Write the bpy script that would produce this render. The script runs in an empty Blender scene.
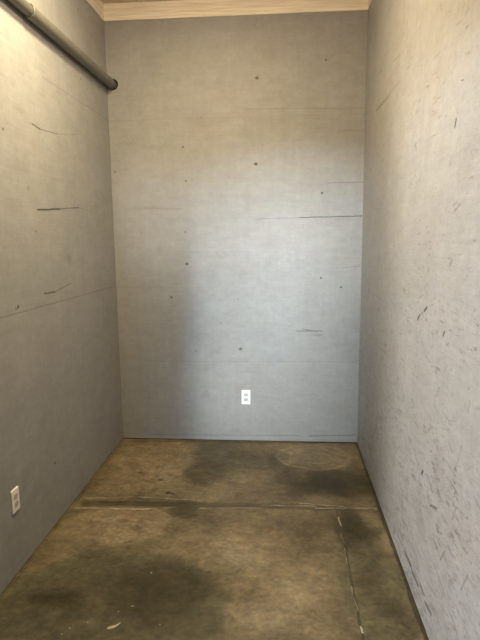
import bpy, bmesh, math, random
import numpy as np
from mathutils import Vector, Matrix

random.seed(7)
scene = bpy.context.scene
COL = scene.collection

# ------------------------------------------------------------------ camera
FOC = 533.68                                   # focal length in pixels of the 480x640 frame
PITCH, YAW, ROLL = -0.1563, 0.0788, -0.0104
CAM = np.array([0.0, 0.0, 1.5986])
cp, sp, cy, sy, cr, sr = (math.cos(PITCH), math.sin(PITCH), math.cos(YAW), math.sin(YAW), math.cos(ROLL), math.sin(ROLL))
_Rz = np.array([[cy, -sy, 0], [sy, cy, 0], [0, 0, 1]])
_f, _r, _u = _Rz @ np.array([0, cp, sp]), _Rz @ np.array([1, 0, 0.0]), _Rz @ np.array([0, -sp, cp])
_r, _u = cr * _r + sr * _u, -sr * _r + cr * _u
cd = bpy.data.cameras.new('camera')
cd.sensor_fit = 'VERTICAL'
cd.sensor_height = 24.0
cd.lens = FOC / 640 * 24.0
cd.clip_start = 0.02
cam = bpy.data.objects.new('camera', cd)
COL.objects.link(cam)
M = Matrix(((_r[0], _u[0], -_f[0]), (_r[1], _u[1], -_f[1]), (_r[2], _u[2], -_f[2]))).to_4x4()
M.translation = Vector(CAM)
cam.matrix_world = M
scene.camera = cam

# ------------------------------------------------------------------ light and exposure
EXPOSURE = 0.0
vs = scene.view_settings
vs.view_transform = 'Standard'
vs.look = 'None'
vs.gamma = 1.0
vs.use_curve_mapping = False
vs.exposure = EXPOSURE
world = bpy.data.worlds.new('overcast_sky')
scene.world = world
world.use_nodes = True
bg = world.node_tree.nodes['Background']
bg.inputs['Color'].default_value = (0.80, 0.88, 1.0, 1)
bg.inputs['Strength'].default_value = 0.015


def area(name, loc, target, sx, sy_, power, color, shape='RECTANGLE', spread=180):
    l = bpy.data.lights.new(name, 'AREA')
    l.shape = shape
    l.size = sx
    if shape in ('RECTANGLE', 'ELLIPSE'):
        l.size_y = sy_
    l.energy = power
    l.color = color
    l.spread = math.radians(spread)
    o = bpy.data.objects.new(name, l)
    COL.objects.link(o)
    o.location = loc
    o.rotation_euler = (Vector(target) - Vector(loc)).to_track_quat('-Z', 'Y').to_euler()
    return o


# the room's own warm lamp: a flat ceiling fitting with a bare bulb under it
area('ceiling_lamp', (-0.6, 2.45, 3.19), (-0.6, 2.45, 0), 0.3, 0.3, 55, (1.0, 0.84, 0.49), 'DISK')
bulb = bpy.data.lights.new('lamp_bulb', 'POINT')
bulb.energy = 35
bulb.color = (1.0, 0.72, 0.52)
bulb.shadow_soft_size = 0.1
bulb_o = bpy.data.objects.new('lamp_bulb', bulb)
COL.objects.link(bulb_o)
bulb_o.location = (-0.35, 2.4, 2.88)
# daylight through the open front, from the left: blue sky, then added narrow spots on the back wall and an added side fill
area('daylight_sky', (-1.7, -3.5, 2.4), (0.2, 3.0, 1.4), 0.8, 0.5, 105, (0.10, 0.50, 1.0))
area('added_day_spot_low', (-2.1, -3.5, 1.9), (-0.2, 4.0, 0.4), 0.46, 0.5, 3.5, (0.97, 1.0, 0.98), spread=14)  # added narrow beam; with the next two it shapes the bright wall patch
area('added_day_spot_mid', (-2.1, -3.5, 1.9), (-0.2, 4.0, 0.9), 0.3, 0.5, 1.3, (0.25, 0.64, 1.0), spread=16)
area('added_day_spot_high', (-2.1, -3.5, 1.9), (0.05, 4.0, 1.52), 0.3, 0.5, 4.7, (0.92, 0.98, 1.0), spread=14)
area('added_day_spot_left', (-0.9, -3.5, 1.9), (-0.95, 4.0, 1.72), 0.3, 0.5, 0.5, (1.0, 0.98, 0.92), spread=9)  # added soft spot that lifts the left part of the back wall
area('added_day_fill', (-3.2, -0.9, 1.9), (0.5, 2.6, 1.3), 0.5, 0.6, 312, (1.0, 0.96, 0.91))  # added unseen fill that brightens the right wall

# ------------------------------------------------------------------ room size
XL, XR, YB, H, TOP = -1.2643, 0.5857, 4.0, 3.117, 3.231
Y0, HEAD = 1.05, 2.15                              # open front of the room and the underside of its header
T = 0.012                                         # plywood sheet thickness


def ray(px, py):
    return _f + _r * (px - 240) / FOC - _u * (py - 320) / FOC


def on(px, py, s):
    """2D surface coordinates of the point where the sight line through (px, py) meets a surface."""
    d = ray(px, py)
    if s == 'back':
        q = CAM + d * (YB - CAM[1]) / d[1]
        return (q[0], q[2])
    if s == 'left':
        q = CAM + d * (XL - CAM[0]) / d[0]
        return (q[1], q[2])
    if s == 'right':
        q = CAM + d * (XR - CAM[0]) / d[0]
        return (q[1], q[2])
    q = CAM + d * (0 - CAM[2]) / d[2]
    return (q[0], q[1])


# ------------------------------------------------------------------ material helpers
def srgb(r, g, b):
    f = lambda c: (c / 255 / 12.92) if c / 255 <= 0.04045 else ((c / 255 + 0.055) / 1.055) ** 2.4
    return (f(r), f(g), f(b), 1.0)


class NT:
    def __init__(self, name, rough=0.6, spec=0.3):
        self.m = bpy.data.materials.new(name)
        self.m.use_nodes = True
        self.t = self.m.node_tree
        self.b = self.t.nodes['Principled BSDF']
        self.b.inputs['Roughness'].default_value = rough
        self.b.inputs['Specular IOR Level'].default_value = spec

    def n(self, typ, **kw):
        x = self.t.nodes.new(typ)
        for k, v in kw.items():
            setattr(x, k, v)
        return x

    def l(self, a, b):
        self.t.links.new(a, b)

    def math(self, op, a, b=None, clamp=False):
        x = self.n('ShaderNodeMath', operation=op, use_clamp=clamp)
        for i, v in enumerate((a, b)):
            if v is None:
                continue
            if isinstance(v, (int, float)):
                x.inputs[i].default_value = v
            else:
                self.l(v, x.inputs[i])
        return x.outputs[0]

    def vmath(self, op, a, b):
        x = self.n('ShaderNodeVectorMath', operation=op)
        for i, v in enumerate((a, b)):
            if v is None:
                continue
            if isinstance(v, tuple):
                x.inputs[i].default_value = v
            else:
                self.l(v, x.inputs[i])
        return x.outputs['Value'] if op in ('LENGTH', 'DISTANCE', 'DOT_PRODUCT') else x.outputs['Vector']

    def plane(self, axes):
        """object coordinates laid flat: (u, v, 0)"""
        tc = self.n('ShaderNodeTexCoord')
        s = self.n('ShaderNodeSeparateXYZ')
        self.l(tc.outputs['Object'], s.inputs[0])
        c = self.n('ShaderNodeCombineXYZ')
        self.l(s.outputs[axes[0]], c.inputs[0])
        self.l(s.outputs[axes[1]], c.inputs[1])
        return c.outputs[0]

    def map(self, v, loc=(0, 0, 0), rot=0, scale=(1, 1, 1), kind='POINT'):
        x = self.n('ShaderNodeMapping', vector_type=kind)
        x.inputs['Location'].default_value = loc
        x.inputs['Rotation'].default_value = (0, 0, rot)
        x.inputs['Scale'].default_value = scale
        self.l(v, x.inputs['Vector'])
        return x.outputs[0]

    def noise(self, v, scale, detail=4, rough=0.55, dist=0.0, color=False):
        x = self.n('ShaderNodeTexNoise')
        x.inputs['Scale'].default_value = scale
        x.inputs['Detail'].default_value = detail
        x.inputs['Roughness'].default_value = rough
        x.inputs['Distortion'].default_value = dist
        self.l(v, x.inputs['Vector'])
        return x.outputs['Color' if color else 'Fac']

    def warp(self, v, scale, amount, detail=3):
        sep = self.n('ShaderNodeSeparateColor')
        self.l(self.noise(v, scale, detail, color=True), sep.inputs[0])
        com = self.n('ShaderNodeCombineXYZ')
        self.l(sep.outputs[0], com.inputs[0])
        self.l(sep.outputs[1], com.inputs[1])
        d = self.vmath('SUBTRACT', com.outputs[0], (0.5, 0.5, 0.5))
        d = self.vmath('MULTIPLY', d, (amount * 2, amount * 2, 0))
        return self.vmath('ADD', v, d)

    def ramp(self, x, a, b, lo=0.0, hi=1.0, smooth=True):
        r = self.n('ShaderNodeMapRange', interpolation_type='SMOOTHSTEP' if smooth else 'LINEAR')
        r.inputs['From Min'].default_value = a
        r.inputs['From Max'].default_value = b
        r.inputs['To Min'].default_value = lo
        r.inputs['To Max'].default_value = hi
        self.l(x, r.inputs['Value'])
        return r.outputs[0]

    def mix(self, fac, a, b, mode='MIX'):
        x = self.n('ShaderNodeMix', data_type='RGBA', blend_type=mode)
        for s, v in ((x.inputs[0], fac), (x.inputs[6], a), (x.inputs[7], b)):
            if isinstance(v, (int, float, tuple)):
                s.default_value = v
            else:
                self.l(v, s)
        return x.outputs[2]

    def scaled(self, col, k):
        """colour times a grey factor"""
        c = self.n('ShaderNodeCombineColor')
        for i in range(3):
            self.l(k, c.inputs[i])
        return self.mix(1.0, col, c.outputs[0], 'MULTIPLY')

    # the masks below keep to vector maths so that many can be chained in one material
    def segment(self, v, a, b, w, soft):
        """mask of a stroke from a to b, w half wide, with a soft rim"""
        a, b = Vector(a), Vector(b)
        d = b - a
        hl = d.length / 2
        d.normalize()
        c = (a + b) / 2
        q = self.vmath('SUBTRACT', v, (c.x, c.y, 0))
        t = self.math('ABSOLUTE', self.vmath('DOT_PRODUCT', q, (d.x, d.y, 0)))
        t = self.math('MAXIMUM', self.math('SUBTRACT', t, hl), 0.0)
        n = self.vmath('DOT_PRODUCT', q, (-d.y, d.x, 0))
        com = self.n('ShaderNodeCombineXYZ')
        self.l(t, com.inputs[0])
        self.l(n, com.inputs[1])
        return self.ramp(self.vmath('LENGTH', com.outputs[0], None), w, w + soft, 1, 0)

    def radius(self, v, c, rx, ry):
        q = self.vmath('SUBTRACT', v, (c[0], c[1], 0))
        q = self.vmath('MULTIPLY', q, (1 / rx, 1 / ry, 0))
        return self.vmath('LENGTH', q, None)

    def blob(self, v, c, rx, ry, rot=0.0, inner=0.6):
        return self.ramp(self.radius(v, c, rx, ry), inner, 1.0, 1, 0)

    def arc(self, v, c, rx, ry, w):
        d = self.math('SUBTRACT', self.radius(v, c, rx, ry), 1.0)
        return self.ramp(self.math('ABSOLUTE', d), 0, w, 1, 0)

    def bump(self, h, strength, dist):
        b = self.n('ShaderNodeBump')
        b.inputs['Strength'].default_value = strength
        b.inputs['Distance'].default_value = dist
        self.l(h, b.inputs['Height'])
        self.l(b.outputs[0], self.b.inputs['Normal'])


def plain(name, col, rough=0.5, spec=0.4, var=0.06, nscale=30):
    m = NT(name, rough, spec)
    tc = m.n('ShaderNodeTexCoord')
    f = m.noise(tc.outputs['Object'], nscale, 4)
    k = m.ramp(f, 0.3, 0.7, 1 - var, 1 + var, False)
    cc = m.n('ShaderNodeCombineColor')
    c = m.mix(1.0, tuple(col), (1, 1, 1, 1), 'MULTIPLY')
    m.t.nodes.remove(cc)
    vm = m.n('ShaderNodeVectorMath', operation='SCALE')
    m.l(c, vm.inputs[0])
    m.l(k, vm.inputs['Scale'])
    m.l(vm.outputs[0], m.b.inputs['Base Color'])
    return m.m


PAINT = srgb(144, 144, 144)


def wall_paint(name, axes, s, marks, seams, scuff):
    """grey paint rolled over plywood sheets; marks = scratches, knots and stains with their own shape"""
    m = NT(name, 0.52, 0.28)
    v = m.plane(axes)
    grain = m.noise(m.map(v, scale=(2.2, 34, 1)), 1.6, 6, 0.62, 0.35)
    cloud = m.noise(v, 1.7, 5, 0.6)
    blot = m.noise(m.map(v, scale=(1.0, 1.8, 1)), 7.0, 5, 0.65)
    fine = m.noise(m.map(v, scale=(6, 22, 1)), 7.0, 4, 0.7)
    k = m.math('ADD', m.ramp(grain, 0.30, 0.70, -0.025, 0.02, False), m.ramp(cloud, 0.3, 0.7, -0.06, 0.06, False))
    k = m.math('ADD', k, m.ramp(blot, 0.3, 0.7, -0.08, 0.08, False))
    k = m.math('ADD', k, m.ramp(fine, 0.3, 0.7, -0.02, 0.02, False))
    k = m.math('ADD', k, m.ramp(m.noise(v, 30, 4, .7), 0.3, 0.7, -0.06, 0.06, False))
    roll = m.noise(m.map(v, loc=(2, 6, 0), scale=(14, 1.3, 1)), 1.6, 4, .6)
    k = m.math('ADD', k, m.ramp(roll, 0.3, 0.7, -0.035, 0.035, False))
    k = m.math('ADD', k, 1.0)
    col = m.scaled(PAINT, k)
    # flecks where the paint is rubbed through
    fg = m.ramp(m.noise(m.map(v, loc=(6, 3, 0)), 1.9, 4, .6), .42, .62, .1, 1.0)
    fl = m.ramp(m.noise(m.map(v, loc=(8, 5, 0), scale=(1.0, 1.4, 1)), 24, 3, .6), .66, .74, 0, .45)
    col = m.mix(m.math('MULTIPLY', fl, fg), col, srgb(112, 98, 80))
    # patches where the primer shows thin: bluish and brownish
    p1 = m.ramp(m.noise(m.map(v, loc=(3.1, 7.7, 0)), 2.6, 6, 0.65), 0.53, 0.70, 0, 0.22)
    col = m.mix(p1, col, srgb(138, 128, 114))
    p2 = m.ramp(m.noise(m.map(v, loc=(9.1, 1.7, 0)), 3.6, 6, 0.65), 0.52, 0.68, 0, 0.18)
    col = m.mix(p2, col, srgb(152, 158, 168))
    # hairline checks of the face veneer, along the sheet
    ch = m.noise(m.map(v, loc=(5, 2, 0), scale=(0.9, 46, 1)), 2.3, 3, 0.6)
    gate = m.ramp(m.noise(m.map(v, loc=(1, 4, 0)), 2.2, 3), 0.5, 0.64)
    col = m.mix(m.math('MULTIPLY', m.ramp(ch, 0.66, 0.74, 0, 0.30), gate), col, srgb(110, 104, 96))
    # scuffs: short diagonal knocks, denser low on the wall
    if scuff:
        sep = m.n('ShaderNodeSeparateXYZ')
        m.l(v, sep.inputs[0])
        for (ang, sx, off, th, dens, cc) in scuff:
            q = m.map(m.warp(m.warp(v, 5, 0.03, 5), 40, .004), loc=off, rot=ang, scale=(sx, sx * 4.0, 1))
            w = m.noise(q, 1.0, 6, 0.72, .5)
            patch = m.ramp(m.noise(m.map(v, loc=off), 2.2, 4, .6), .40, .62, .15, 1.0)
            low = m.ramp(sep.outputs[1], 0.0, 1.7, dens, 0.0, False)
            g = m.ramp(m.math('ADD', w, m.math('MULTIPLY', low, 0.09)), th - .055, th + 0.005, 0, 0.60)
            g = m.math('MULTIPLY', g, patch)
            col = m.mix(g, col, cc)
    for (y0, dark) in seams:
        a, b = y0
        col = m.mix(m.math('MULTIPLY', m.segment(m.warp(v, 9, 0.002), a, b, 0.0014, 0.004), dark), col, srgb(92, 84, 74))
    vw = m.warp(v, 14, 0.004)
    for mk in marks:
        if mk[0] == 'dot':
            _, (px, py), r, a, c = mk
            g = m.blob(vw, on(px, py, s), r * 1.15, r * 0.95, 0, 0.25)
        elif mk[0] == 'line':
            _, p, q, w, a, c = mk
            g = m.segment(vw, on(*p, s), on(*q, s), w * .35, w * 1.1)
        else:
            _, (px, py), rx, ry, rot, a, c = mk
            g = m.blob(m.warp(v, 6, 0.03) if False else vw, on(px, py, s), rx, ry, rot, 0.2)
        col = m.mix(m.math('MULTIPLY', g, a), col, c)
    m.l(col, m.b.inputs['Base Color'])
    h = m.math('ADD', m.math('MULTIPLY', grain, 0.6), m.math('MULTIPLY', m.noise(v, 60, 3), 0.25))
    h = m.math('ADD', h, m.math('MULTIPLY', cloud, 1.2))
    m.bump(h, 0.25, 0.006)
    return m.m


DK, BR, MID, PALE = srgb(46, 40, 34), srgb(78, 62, 46), srgb(94, 88, 82), srgb(172, 172, 172)

back_marks = [
    ('dot', (257, 78), .017, .75, DK), ('dot', (326, 60), .010, .8, DK), ('dot', (183, 147), .010, .8, DK),
    ('dot', (186, 181), .009, .75, DK), ('dot', (256, 164), .017, .9, DK), ('dot', (322, 193), .012, .85, DK),
    ('dot', (201, 117), .009, .5, MID), ('dot', (115, 172), .012, .6, BR), ('dot', (187, 264), .015, .85, BR),
    ('dot', (185.5, 232), .009, .7, DK), ('dot', (171.5, 297.5), .013, .75, BR), ('dot', (240.6, 349), .019, .65, DK),
    ('dot', (321, 278), .011, .85, DK), ('dot', (341, 287), .012, .9, BR), ('dot', (238, 299), .010, .45, MID),
    ('dot', (221, 323), .012, .3, MID), ('dot', (196, 351), .012, .4, MID), ('dot', (150, 250), .012, .25, MID),
    ('line', (300, 217.5), (362, 216), .0035, .75, DK), ('line', (257, 219), (302, 217.5), .003, .45, MID),
    ('line', (328, 183), (364, 182), .003, .55, MID), ('line', (340, 130), (365, 131), .003, .4, MID),
    ('line', (245, 109), (366, 108), .0025, .30, MID), ('line', (297, 331), (322, 331), .006, .45, BR),
    ('line', (302, 329), (318, 331.5), .004, .5, BR), ('line', (145, 208), (182, 209), .004, .28, MID),
    ('line', (335, 268), (361, 266), .003, .35, MID), ('line', (150, 361), (357, 362), .003, .22, MID),
    ('line', (160, 249), (260, 250), .003, .18, PALE), ('line', (170, 286.5), (361, 286.5), .003, .22, PALE),
    ('line', (128, 437), (355, 438.5), .003, .40, srgb(166, 163, 176)),
    ('line', (150, 434.5), (300, 435.5), .003, .35, BR), ('line', (310, 436), (355, 435), .005, .4, BR),
    ('blob', (318, 335), .05, .015, 0, .3, MID), ('blob', (206, 394), .05, .05, 0, .18, MID),
    ('blob', (262, 335), .12, .10, 0, .10, MID), ('blob', (210, 120), .25, .08, 0, .12, MID),
    ('blob', (150, 208), .22, .03, 0, .2, MID),
]
left_marks = [
    ('line', (32, 124), (40, 129), .0045, .7, DK), ('line', (40, 129), (57, 134), .003, .6, BR),
    ('line', (57, 134), (76, 134.5), .003, .3, MID), ('dot', (3, 129), .010, .8, BR),
    ('line', (37.5, 210), (60, 209), .005, .9, DK), ('line', (58, 209), (79, 207.5), .003, .8, DK),
    ('line', (79, 208), (91, 212), .004, .25, MID), ('dot', (36, 231), .011, .55, BR),
    ('blob', (69, 259), .05, .04, 0, .35, MID), ('line', (44, 293.5), (55, 292), .006, .8, BR),
    ('line', (55, 292), (71, 283), .004, .5, BR), ('dot', (18, 307), .014, .85, DK), ('dot', (16, 309), .008, .8, DK),
    ('dot', (78, 9), .011, .7, BR), ('dot', (81, 79), .011, .7, BR),
    ('dot', (55, 463), .011, .9, DK), ('dot', (30, 437), .008, .5, DK), ('dot', (60, 182), .008, .3, BR),
    ('blob', (20, 110), .10, .03, .2, .14, BR), ('blob', (20, 165), .12, .05, 0, .14, MID), ('dot', (28, 188), .02, .25, BR),
]
right_marks = [
    ('line', (376, 111), (388, 97), .0045, .7, BR), ('line', (388, 97), (399, 81), .003, .45, BR),
    ('line', (454.8, 127), (456.2, 119.5), .0055, .95, DK), ('line', (466, 28), (468.5, 25), .003, .55, DK),
    ('line', (461, 80.5), (463.5, 80), .003, .5, DK), ('line', (417.5, 319.5), (419.5, 315.5), .006, .95, DK),
    ('line', (419.5, 315.5), (425, 311), .003, .6, MID), ('line', (424.5, 311), (427, 307.5), .006, .9, DK),
    ('line', (454, 212), (460, 204), .006, .35, MID), ('line', (453, 206), (457, 202), .005, .35, MID),
    ('line', (450, 265), (452, 261), .007, .5, MID), ('line', (428, 272), (429, 268), .007, .5, MID),
    ('line', (443, 336), (444.5, 332), .007, .7, DK), ('line', (430, 322), (428, 340), .004, .25, MID),
    ('line', (407, 24), (407.5, 22), .005, .5, BR), ('line', (427, 87), (428.5, 86), .004, .5, BR),
    ('line', (431, 44), (426, 66), .004, .2, BR), ('line', (400, 55), (393, 62), .003, .35, BR),
    ('line', (421.5, 474), (423, 471), .007, .9, DK), ('line', (430, 505), (437, 509), .006, .55, DK),
    ('line', (415, 455), (419, 466), .006, .35, MID), ('line', (447, 418), (450, 425), .005, .4, MID),
    ('line', (427, 432), (431, 428), .006, .4, MID), ('line', (398, 462), (402, 468), .006, .45, MID),
    ('line', (396, 452), (400, 446), .005, .4, MID), ('line', (408, 437), (411, 441), .006, .4, MID),
    ('line', (440, 560), (445, 551), .005, .5, MID), ('line', (452, 520), (456, 508), .005, .4, MID),
    ('line', (405, 552), (411, 566), .010, .6, DK), ('line', (412, 572), (418, 585), .010, .6, DK),
    ('line', (420, 585), (424, 595), .008, .6, BR), ('line', (425, 602), (431, 614), .008, .6, DK),
    ('line', (398, 535), (402, 545), .008, .5, BR), ('line', (385, 505), (388, 511), .010, .4, MID),
    ('line', (455, 470), (462, 446), .004, .25, MID), ('line', (461, 590), (468, 575), .005, .4, MID),
    ('blob', (438, 470), .10, .16, 0, .16, MID), ('blob', (420, 520), .12, .10, 0, .22, MID),
    ('line', (468, 412), (470, 400), .005, .35, MID), ('line', (444, 372), (447, 366), .005, .3, MID),
    ('line', (384, 345), (386, 341), .006, .4, MID), ('line', (386, 400), (389, 394), .006, .3, MID),
    ('dot', (390, 158), .010, .35, BR), ('dot', (420, 140), .010, .35, BR), ('dot', (403, 118), .010, .3, BR),
]


def hline(s, z, a, b):
    return ((a, z), (b, z))


mat_back = wall_paint('grey_painted_plywood_back', ('X', 'Z'), 'back', back_marks,
                      [(hline('back', 1.22, XL, XR), .15), (hline('back', 2.44, XL, XR), .10)],
                      [(0.6, 16, (2, 5, 0), .715, .25, srgb(104, 100, 96))])
mat_left = wall_paint('grey_painted_plywood_left', ('Y', 'Z'), 'left', left_marks,
                      [((on(0, 318, 'left'), on(113, 286.5, 'left')), .4), (hline('left', 2.44, 2.9, YB), .30)],
                      [(0.7, 13, (4, 1, 0), .72, .1, srgb(104, 98, 90))])
mat_right = wall_paint('grey_painted_plywood_right', ('Y', 'Z'), 'right', right_marks,
                       [(hline('right', 1.22, Y0, YB), .10), (hline('right', 2.44, Y0, YB), .12)],
                       [(1.25, 11, (1, 3, 0), .655, .9, srgb(92, 88, 86)), (-1.0, 14, (7, 2, 0), .675, .7, srgb(84, 80, 78)),
                        (1.5, 9, (3, 9, 0), .65, .8, srgb(98, 92, 88)), (1.1, 24, (13, 4, 0), .68, .8, srgb(62, 56, 50)),
                        (1.35, 30, (17, 4, 0), .67, .6, srgb(80, 74, 70))])


def lumber(name, axes, base=(230, 222, 204)):
    m = NT(name, 0.6, 0.3)
    v = m.plane(axes)
    g = m.noise(m.map(v, scale=(1.6, 40, 1)), 2.0, 5, 0.6, 0.4)
    col = m.mix(m.ramp(g, 0.3, 0.7, 0, 1), srgb(*[int(c * .93) for c in base]), srgb(*[min(255, int(c * 1.05)) for c in base]))
    kn = m.n('ShaderNodeTexVoronoi')
    kn.inputs['Scale'].default_value = 2.6
    m.l(m.map(v, scale=(1, 2.4, 1)), kn.inputs['Vector'])
    col = m.mix(m.ramp(kn.outputs['Distance'], 0.02, 0.05, 0.65, 0), col, srgb(128, 92, 52))
    m.l(col, m.b.inputs['Base Color'])
    m.bump(g, 0.15, 0.002)
    return m.m


mat_lumber_x = lumber('pale_pine_across', ('X', 'Z'))
mat_lumber_y = lumber('pale_pine_along', ('Y', 'Z'))
mat_ceiling = lumber('tan_sheathing', ('X', 'Y'), (204, 194, 172))


# ------------------------------------------------------------------ concrete floor
def concrete():
    m = NT('stained_concrete', 0.5, 0.30)
    v = m.plane(('X', 'Y'))
    F = lambda x, y: on(x, y, 'floor')

    def alb(r, g, b):
        c = srgb(r, g, b)
        return (c[0] * .82, c[1] * .93, c[2] * 1.22, 1)
    tan, tan2, mid, olive, dark, black, rust = (alb(136, 114, 78), alb(150, 132, 96), alb(108, 92, 62), alb(88, 78, 50),
                                                alb(68, 58, 33), alb(48, 40, 21), alb(130, 104, 70))
    slurry = alb(196, 176, 138)
    c1 = m.noise(v, 1.6, 7, 0.66, 0.5)
    c2 = m.noise(m.map(v, loc=(4, 8, 0)), 6.0, 7, 0.68, 0.4)
    c3 = m.noise(v, 42, 4, 0.65)
    col = m.mix(m.ramp(c1, 0.35, 0.65), alb(104, 87, 57), alb(124, 104, 70))
    w = m.warp(m.warp(v, 2.4, 0.12, 5), 10, 0.035, 5)

    def stain(px, py, wx, wy, a, c, inner=.4, rot=0.0):
        """px, py: middle; wx, wy: half width and half depth as they look in the photo"""
        nonlocal col
        p0, p1 = F(px, py - wy), F(px, py + wy)
        ry = abs(p0[1] - p1[1]) / 2
        cx, cyy = F(px, py)[0], (p0[1] + p1[1]) / 2
        rx = abs(F(px + wx, py)[0] - F(px, py)[0])
        col = m.mix(m.math('MULTIPLY', m.blob(w, (cx, cyy), rx, ry, rot, inner), a), col, c)

    # dry pale concrete
    stain(148, 466, 50, 34, .85, tan, .6)
    stain(115, 527, 62, 24, .85, tan, .6)
    stain(140, 522, 28, 13, .6, rust, .7)
    stain(155, 525, 14, 12, .25, tan2, .3)
    stain(248, 548, 66, 38, .85, tan, .25)
    stain(238, 556, 44, 22, .7, tan2, .1)
    stain(290, 588, 50, 32, .75, tan, .2)
    stain(265, 625, 60, 18, .35, tan, .2)
    stain(250, 480, 30, 14, .35, tan, .2)
    # damp pool in front: outer edge, darker middle
    stain(105, 614, 128, 66, .92, olive, .86)
    stain(110, 605, 95, 46, .45, dark, .5)
    stain(40, 640, 120, 40, .6, olive, .5)
    stain(158, 592, 64, 34, .88, dark, .66)
    stain(150, 588, 36, 18, .5, black, .3)
    stain(52, 604, 52, 16, .75, dark, .4)
    stain(50, 603, 34, 9, .55, black, .3)
    stain(190, 625, 50, 20, .45, dark, .3)
    stain(85, 625, 28, 12, .35, mid, .3)
    stain(250, 640, 80, 18, .45, dark, .3)
    # damp along the back wall and to the right
    stain(222, 458, 44, 24, .80, olive, .55)
    stain(205, 475, 26, 18, .70, dark, .35)
    stain(206, 455, 18, 12, .5, dark, .3)
    stain(248, 466, 34, 16, .45, olive, .3)
    stain(245, 455, 34, 6, .35, dark, .3)
    stain(180, 514, 22, 9, .75, dark, .45)
    stain(170, 503, 60, 7, .45, dark, .4)
    stain(210, 530, 24, 16, .35, olive, .3)
    stain(272, 462, 16, 12, .75, dark, .35)
    stain(288, 476, 20, 14, .75, dark, .35)
    stain(303, 490, 24, 14, .70, dark, .35)
    stain(335, 485, 44, 18, .92, dark, .62)
    stain(330, 484, 26, 12, .65, black, .4)
    stain(360, 480, 14, 22, .6, dark, .4)
    stain(292, 522, 34, 12, .5, olive, .3)
    stain(312, 540, 26, 22, .5, dark, .2)
    stain(325, 520, 16, 16, .4, dark, .3)
    stain(353, 535, 24, 32, .90, dark, .55)
    stain(352, 530, 16, 20, .55, black, .3)
    stain(380, 602, 38, 64, .8, olive, .75)
    stain(382, 606, 26, 40, .45, dark, .3)
    stain(372, 565, 16, 24, .6, dark, .3)
    stain(400, 620, 22, 26, .45, dark, .3)
    stain(345, 620, 14, 26, .3, dark, .3)
    stain(315, 456, 40, 15, .55, alb(122, 106, 76), .7)
    stain(300, 452, 20, 5, .35, tan2, .3)
    stain(335, 465, 18, 6, .35, tan, .3)
    # ring marks by the back wall
    def ring(px, py, wx, wy, wd, a, c):
        nonlocal col
        p0, p1 = F(px, py - wy), F(px, py + wy)
        col = m.mix(m.math('MULTIPLY', m.arc(m.warp(v, 5, .05, 4), (F(px, py)[0], (p0[1] + p1[1]) / 2), abs(F(px + wx, py)[0] - F(px, py)[0]), abs(p0[1] - p1[1]) / 2, wd), a), col, c)
    ring(314, 457, 36, 12, .13, .40, tan2)
    ring(312, 455, 22, 7, .18, .22, tan2)
    ring(140, 522, 28, 13, .10, .30, tan2)
    # mottling and trowel swirls over everything
    k2 = m.math('MULTIPLY', m.ramp(c2, .28, .74, .66, 1.36, False), m.ramp(m.noise(m.map(v, loc=(2, 3, 0)), 17, 5, .7, .6), .3, .7, .72, 1.28, False))
    sw = m.noise(m.map(m.warp(v, 2, .18), rot=.7, scale=(1.3, 6, 1)), 4, 6, .68)
    k3 = m.ramp(sw, .3, .7, .84, 1.16, False)
    k = m.math('MULTIPLY', m.math('MULTIPLY', k2, k3), m.ramp(c3, .3, .7, .78, 1.22, False))
    col = m.scaled(col, k)
    # joint: two ridges of pale slurry with dirt between
    vw = m.warp(m.warp(v, 6, .012), 30, .008, 4)
    brk = m.ramp(m.noise(v, 9, 4, .6), .40, .58, .25, 1.0)
    L = [((84, 503), (192, 503.5), .024, .5, dark, 1), ((88, 503), (345, 507.5), .022, .55, dark, 0), ((72, 507.5), (110, 508.5), .003, .85, slurry, 1), ((110, 508.5), (153, 509), .003, .75, slurry, 1),
         ((80, 498), (140, 497), .003, .60, slurry, 1), ((140, 497), (200, 500), .0025, .5, slurry, 1),
         ((86, 502), (190, 503), .006, .5, black, 1), ((90, 504.5), (180, 505.5), .004, .45, black, 1), ((200, 508), (262, 508), .003, .4, slurry, 1),
         ((262, 505), (316, 506), .003, .7, slurry, 1), ((300, 503), (350, 507), .003, .65, slurry, 1),
         ((315, 508), (376, 508), .003, .65, slurry, 1), ((356, 503), (376, 509), .006, .35, tan2, 1),
         ((196, 504), (330, 510), .006, .4, black, 1), ((246, 505), (290, 504), .006, .4, black, 1),
         # crack running forward on the right
         ((336, 508), (345, 545), .004, .6, dark, 0), ((345, 545), (352, 585), .004, .65, black, 0), ((352, 585), (358, 612), .004, .65, black, 0), ((358, 612), (364, 645), .004, .6, black, 0),
         ((338.5, 517), (340.5, 525), .0025, .7, slurry, 0), ((340.5, 532), (344, 543), .002, .3, slurry, 1),
         ((344, 548), (350, 575), .0015, .3, slurry, 1), ((361, 627), (362.3, 633), .0025, .75, slurry, 0),
         ((351, 586), (358, 612), .0015, .3, slurry, 1),
         # dark lines along the foot of the walls
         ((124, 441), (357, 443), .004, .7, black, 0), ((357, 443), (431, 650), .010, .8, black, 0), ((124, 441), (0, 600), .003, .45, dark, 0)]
    for p, q, wd, a, c, b_ in L:
        g = m.math('MULTIPLY', m.segment(vw, F(*p), F(*q), wd, wd), a)
        col = m.mix(m.math('MULTIPLY', g, brk) if b_ else g, col, c)
    vs2 = m.warp(v, 25, .012)
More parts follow.
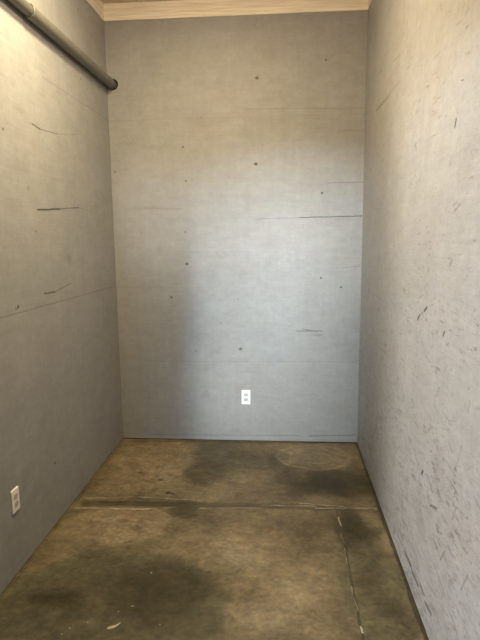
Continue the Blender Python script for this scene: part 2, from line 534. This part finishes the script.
    for (px, py, wx, wy, a, c) in ((168, 493, 4.5, 1.8, .95, black), (173, 493.5, 3, 1.4, .8, black), (161, 480, 4, 1.6, .75, dark), (140, 473, 3, 1.3, .5, dark), (147, 481, 5, 1.2, .4, dark),
                                   (137, 497, 6, 1.5, .6, dark), (296, 478, 3, 2, .4, dark), (122, 521, 8, 3, .35, dark), (135, 527, 9, 3, .30, dark), (152, 519, 7, 3, .3, dark),
                                   (151, 573, 1.6, 1, .6, slurry), (132, 606, 1.5, 1.1, .6, slurry), (70, 628, 1.5, 1, .5, slurry), (62, 634, 1.3, 1, .5, slurry), (88, 622, 1.2, .8, .5, slurry),
                                   (160, 624, 1.3, 1, .5, slurry), (118, 612, 1.2, 1, .5, slurry), (280, 545, 1.2, 1, .4, slurry)):
        p0, p1 = F(px, py - wy), F(px, py + wy)
        col = m.mix(m.math('MULTIPLY', m.blob(vs2, F(px, py), abs(F(px + wx, py)[0] - F(px, py)[0]), abs(p0[1] - p1[1]) / 2, 0, .4), a), col, c)
    m.l(col, m.b.inputs['Base Color'])
    m.bump(m.math('ADD', c2, m.math('MULTIPLY', c3, .3)), .2, .006)
    return m.m


mat_floor = concrete()
mat_gap = plain('stud_with_painted_shade', srgb(38, 32, 25), .8, .2)  # wood colour darkened so the recess looks like a shaded gap


# ------------------------------------------------------------------ mesh helpers
def box(bm, a, b, bevel=0.0, seg=2):
    r = bmesh.ops.create_cube(bm, size=1.0)
    vsx = r['verts']
    for v in vsx:
        v.co = Vector([a[i] + (v.co[i] + .5) * (b[i] - a[i]) for i in range(3)])
    if bevel:
        es = list({e for v in vsx for e in v.link_edges})
        bmesh.ops.bevel(bm, geom=es, offset=bevel, segments=seg, affect='EDGES', profile=.5)


def obj(name, bm, mat, parent=None, smooth=False):
    me = bpy.data.meshes.new(name)
    bmesh.ops.recalc_face_normals(bm, faces=bm.faces)
    bm.to_mesh(me)
    bm.free()
    for m in (mat if isinstance(mat, (list, tuple)) else [mat]):
        me.materials.append(m)
    if smooth:
        for p in me.polygons:
            p.use_smooth = True
    o = bpy.data.objects.new(name, me)
    COL.objects.link(o)
    if parent:
        o.parent = parent
    return o


def struct(name, bm, mat):
    o = obj(name, bm, mat)
    o['kind'] = 'structure'
    return o


def thing(name, label, cat, loc, rotz=0, group=None):
    o = bpy.data.objects.new(name, None)
    o.empty_display_size = .05
    COL.objects.link(o)
    o.location = loc
    o.rotation_euler = (0, 0, rotz)
    o['label'], o['category'] = label, cat
    if group:
        o['group'] = group
    return o


# ------------------------------------------------------------------ setting
bm = bmesh.new()
box(bm, (-4.5, -4.5, -.12), (3.5, YB + .25, 0))
struct('floor', bm, mat_floor)

GAP = .007
# pipe axis: runs along the left wall just under the plate line and leaves through the back wall
PR = .033
PX = XL + PR + .002
PZ = on(111, 84.5, 'back')[1]
HOLE_C, HOLE_R = (PX + .0065, PZ), 0.0395

# back wall: sheet with a round hole, blind pocket behind it
bm = bmesh.new()
x0, x1, z0, z1 = XL - .12, XR + .12, GAP, H
outer = [bm.verts.new((x, YB, z)) for x, z in ((x0, z0), (x1, z0), (x1, z1), (x0, z1))]
ring = [bm.verts.new((HOLE_C[0] + HOLE_R * math.cos(a), YB, HOLE_C[1] + HOLE_R * math.sin(a))) for a in [2 * math.pi * i / 48 for i in range(48)]]
es = [bm.edges.new((L[i], L[(i + 1) % len(L)])) for L in (outer, ring) for i in range(len(L))]
bmesh.ops.triangle_fill(bm, use_beauty=True, edges=es)
ring2 = [bm.verts.new((v.co.x, YB + .10, v.co.z)) for v in ring]
for i in range(48):
    bm.faces.new((ring[i], ring[(i + 1) % 48], ring2[(i + 1) % 48], ring2[i]))
bm.faces.new(ring2)
outer2 = [bm.verts.new((v.co.x, YB + .13, v.co.z)) for v in outer]
for i in range(4):
    bm.faces.new((outer[i], outer[(i + 1) % 4], outer2[(i + 1) % 4], outer2[i]))
bm.faces.new(outer2)
struct('wall_back', bm, mat_back)

bm = bmesh.new()
box(bm, (XL - .12, Y0, GAP), (XL, YB - .0005, H))
struct('wall_left', bm, mat_left)
bm = bmesh.new()
box(bm, (XR, Y0, GAP), (XR + .12, YB - .0005, H))
struct('wall_right', bm, mat_right)
# bottom plates set back under the sheets: the dark line at the foot of each wall
bm = bmesh.new()
box(bm, (XL, YB + .014, 0), (XR, YB + .13, GAP))
struct('baseboard_back', bm, mat_gap)
bm = bmesh.new()
box(bm, (XL - .12, Y0, 0), (XL - .012, YB + .013, GAP))
struct('baseboard_left', bm, mat_gap)
bm = bmesh.new()
box(bm, (XR + .012, Y0, 0), (XR + .12, YB + .013, GAP))
struct('baseboard_right', bm, mat_gap)
# bare top plates
bm = bmesh.new()
box(bm, (XL, YB - .010, H), (XR, YB + .13, TOP), .002)
struct('trim_1', bm, mat_lumber_x)
bm = bmesh.new()
box(bm, (XL - .12, Y0, H), (XL + .004, YB + .13, TOP), .002)
struct('trim_2', bm, mat_lumber_y)
bm = bmesh.new()
box(bm, (XR - .002, Y0, H), (XR + .12, YB + .13, TOP), .002)
struct('trim_3', bm, mat_lumber_y)
bm = bmesh.new()
box(bm, (XL - .12, Y0, TOP), (XR + .12, YB + .13, TOP + .06))
struct('ceiling', bm, mat_ceiling)
# header over the open front
bm = bmesh.new()
box(bm, (XL + .004, Y0, HEAD), (XR - .004, Y0 + .12, TOP))
struct('wall_front', bm, mat_ceiling)


# ------------------------------------------------------------------ pipe
mat_pipe = plain('grey_plastic_pipe', srgb(96, 95, 90), .38, .5, .12, 14)
mat_pipe2 = plain('darker_grey_plastic_pipe', srgb(84, 83, 78), .38, .5, .12, 14)


def lathe_y(prof, seg=48, flat=None):
    """surface of revolution about Y; prof = [(y, r), ...]; closed when first and last r are 0"""
    bm = bmesh.new()
    rows = []
    for y, r in prof:
        if r == 0:
            rows.append([bm.verts.new((0, y, 0))])
        else:
            rows.append([bm.verts.new((r * math.cos(2 * math.pi * i / seg), y, r * math.sin(2 * math.pi * i / seg))) for i in range(seg)])
    for A, B in zip(rows, rows[1:]):
        for i in range(seg):
            j = (i + 1) % seg
            if len(A) == 1:
                bm.faces.new((A[0], B[j], B[i]))
            elif len(B) == 1:
                bm.faces.new((A[i], A[j], B[0]))
            else:
                bm.faces.new((A[i], A[j], B[j], B[i]))
    return bm


def smooth_by_angle(o, deg=35):
    me = o.data
    for p in me.polygons:
        p.use_smooth = True
    b = bmesh.new()
    b.from_mesh(me)
    for e in b.edges:
        if len(e.link_faces) == 2 and e.calc_face_angle(0) > math.radians(deg):
            e.smooth = False
    b.to_mesh(me)
    b.free()


YC = 2.71                                          # lip of the joint
pipe = thing('pipe', 'thick grey pipe running high along left wall into a hole in the back wall', 'pipe', (PX, YC, PZ))
yb = YB + .06 - YC
o = obj('pipe_section', lathe_y([(0, 0), (0, .030), (0, PR - .002), (.002, PR), (yb, PR), (yb, 0)]), mat_pipe, pipe)
smooth_by_angle(o)
o = obj('pipe_section', lathe_y([(-(YC - Y0 - .13), 0), (-(YC - Y0 - .13), .0285), (.0, .0285), (.0, 0)]), mat_pipe2, pipe)
o['label'] = 'thinner front length of the pipe'
o.location = (0, -.0005, .0)
smooth_by_angle(o)
# raised lip round the mouth of the wider length
bm = bmesh.new()
pr = [(-.004, .0290), (-.006, .0315), (-.004, .0340), (.006, .0348), (.016, .0344), (.018, PR)]
o = obj('pipe_collar', lathe_y(pr), mat_pipe, pipe)
smooth_by_angle(o, 60)


# ------------------------------------------------------------------ outlets
mat_plate = plain('white_plastic', srgb(236, 234, 228), .35, .5, .02, 20)
mat_recept = plain('white_nylon', srgb(186, 184, 178), .4, .5, .02, 20)
mat_slot = plain('dark_slot', srgb(30, 28, 26), .7, .2)
mat_screw = plain('painted_screw', srgb(190, 186, 176), .35, .6, .02)


def face_outline(r, cut, n=20):
    """receptacle face: a disc with flat top and bottom"""
    pts = []
    a0 = math.asin(cut / r)
    for s in (0, 1):
        for i in range(n + 1):
            a = -a0 + 2 * a0 * i / n + s * math.pi
            pts.append((r * math.cos(a), r * math.sin(a)))
    return pts


def prism(bm, pts, y0, y1):
    A = [bm.verts.new((x, y0, z)) for x, z in pts]
    B = [bm.verts.new((x, y1, z)) for x, z in pts]
    bm.faces.new(A)
    bm.faces.new(B)
    n = len(pts)
    for i in range(n):
        bm.faces.new((A[i], A[(i + 1) % n], B[(i + 1) % n], B[i]))


def make_outlet(label, loc, rotz):
    """duplex outlet, local -Y faces the room, y = 0 on the wall"""
    t = thing('electrical_outlet', label, 'outlet', loc, rotz)
    bm = bmesh.new()
    # domed cover plate: stacked rounded outlines
    def rr(w, h, r, n=6):
        p = []
        for cx, cz, a in ((w - r, h - r, 0), (-w + r, h - r, 1), (-w + r, -h + r, 2), (w - r, -h + r, 3)):
            for i in range(n + 1):
                t_ = (a + i / n) * math.pi / 2
                p.append((cx + r * math.cos(t_), cz + r * math.sin(t_)))
        return p
    rows = []
    for inset, y in ((0, 0), (0, -.004), (.0012, -.0055), (.004, -.0065)):
        rows.append([bm.verts.new((x, y, z)) for x, z in rr(.0345 - inset, .0575 - inset, .006 - inset * .8)])
    for A, B in zip(rows, rows[1:]):
        for i in range(len(A)):
            bm.faces.new((A[i], A[(i + 1) % len(A)], B[(i + 1) % len(A)], B[i]))
    bm.faces.new(rows[0])
    bm.faces.new(rows[-1])
    obj('cover_plate', bm, mat_plate, t)
    for s in (1, -1):
        bm = bmesh.new()
        prism(bm, face_outline(.0172, .0125), -.0062, -.0085)
        k = obj('socket', bm, mat_recept, t)
        k.location = (0, 0, s * .0195)
        for (x, w, hh, z) in ((-.0064, .0011, .0040, .002), (.0064, .0011, .0034, .002)):
            bm = bmesh.new()
            box(bm, (x - w, -.0088, z - hh), (x + w, -.0080, z + hh))
            obj('slot', bm, mat_slot, k)
        bm = bmesh.new()
        prism(bm, [(.0024 * math.cos(a), -.0072 + .0024 * math.sin(a)) for a in [math.pi * 2 * i / 16 for i in range(16)]], -.0088, -.0080)
        obj('ground_hole', bm, mat_slot, k)
    bm = bmesh.new()
    prism(bm, [(.0032 * math.cos(a), .0032 * math.sin(a)) for a in [math.pi * 2 * i / 20 for i in range(20)]], -.0060, -.0075)
    s_ = obj('screw', bm, mat_screw, t)
    bm = bmesh.new()
    box(bm, (-.0026, -.0078, -.0004), (.0026, -.0072, .0004))
    obj('screw_slot', bm, mat_slot, s_)
    return t


bx, bz = on(246, 397, 'back')
make_outlet('white double outlet low in the middle of the back wall', (bx, YB, bz), 0)
ly, lz = on(14.8, 500, 'left')
make_outlet('cream looking double outlet low on the dark left wall near the front', (XL, ly, lz), math.pi / 2)

# ------------------------------------------------------------------ scrap on the floor
mat_scrap = plain('pale_splinter', srgb(178, 162, 128), .7, .2, .18, 60)
fx, fy = on(113.5, 627.5, 'floor')
bm = bmesh.new()
pts = [(-.027, -.006), (-.020, -.011), (-.006, -.010), (.008, -.006), (.020, -.002), (.030, .009), (.026, .012), (.012, .008), (-.004, .007), (-.018, .004)]
prism(bm, pts, 0, .004)
bmesh.ops.subdivide_edges(bm, edges=bm.edges[:], cuts=1)
o = obj('wood_chip', bm, mat_scrap)
for v in o.data.vertices:
    x, y, z = v.co
    v.co = Vector((x, z, y + max(0, x) ** 2 * 9))
o.location = (fx, fy, .0005)
o.rotation_euler = (0, 0, .25)
o['label'] = 'small pale wood chip lying on the dark damp floor at the front'
o['category'] = 'chip'
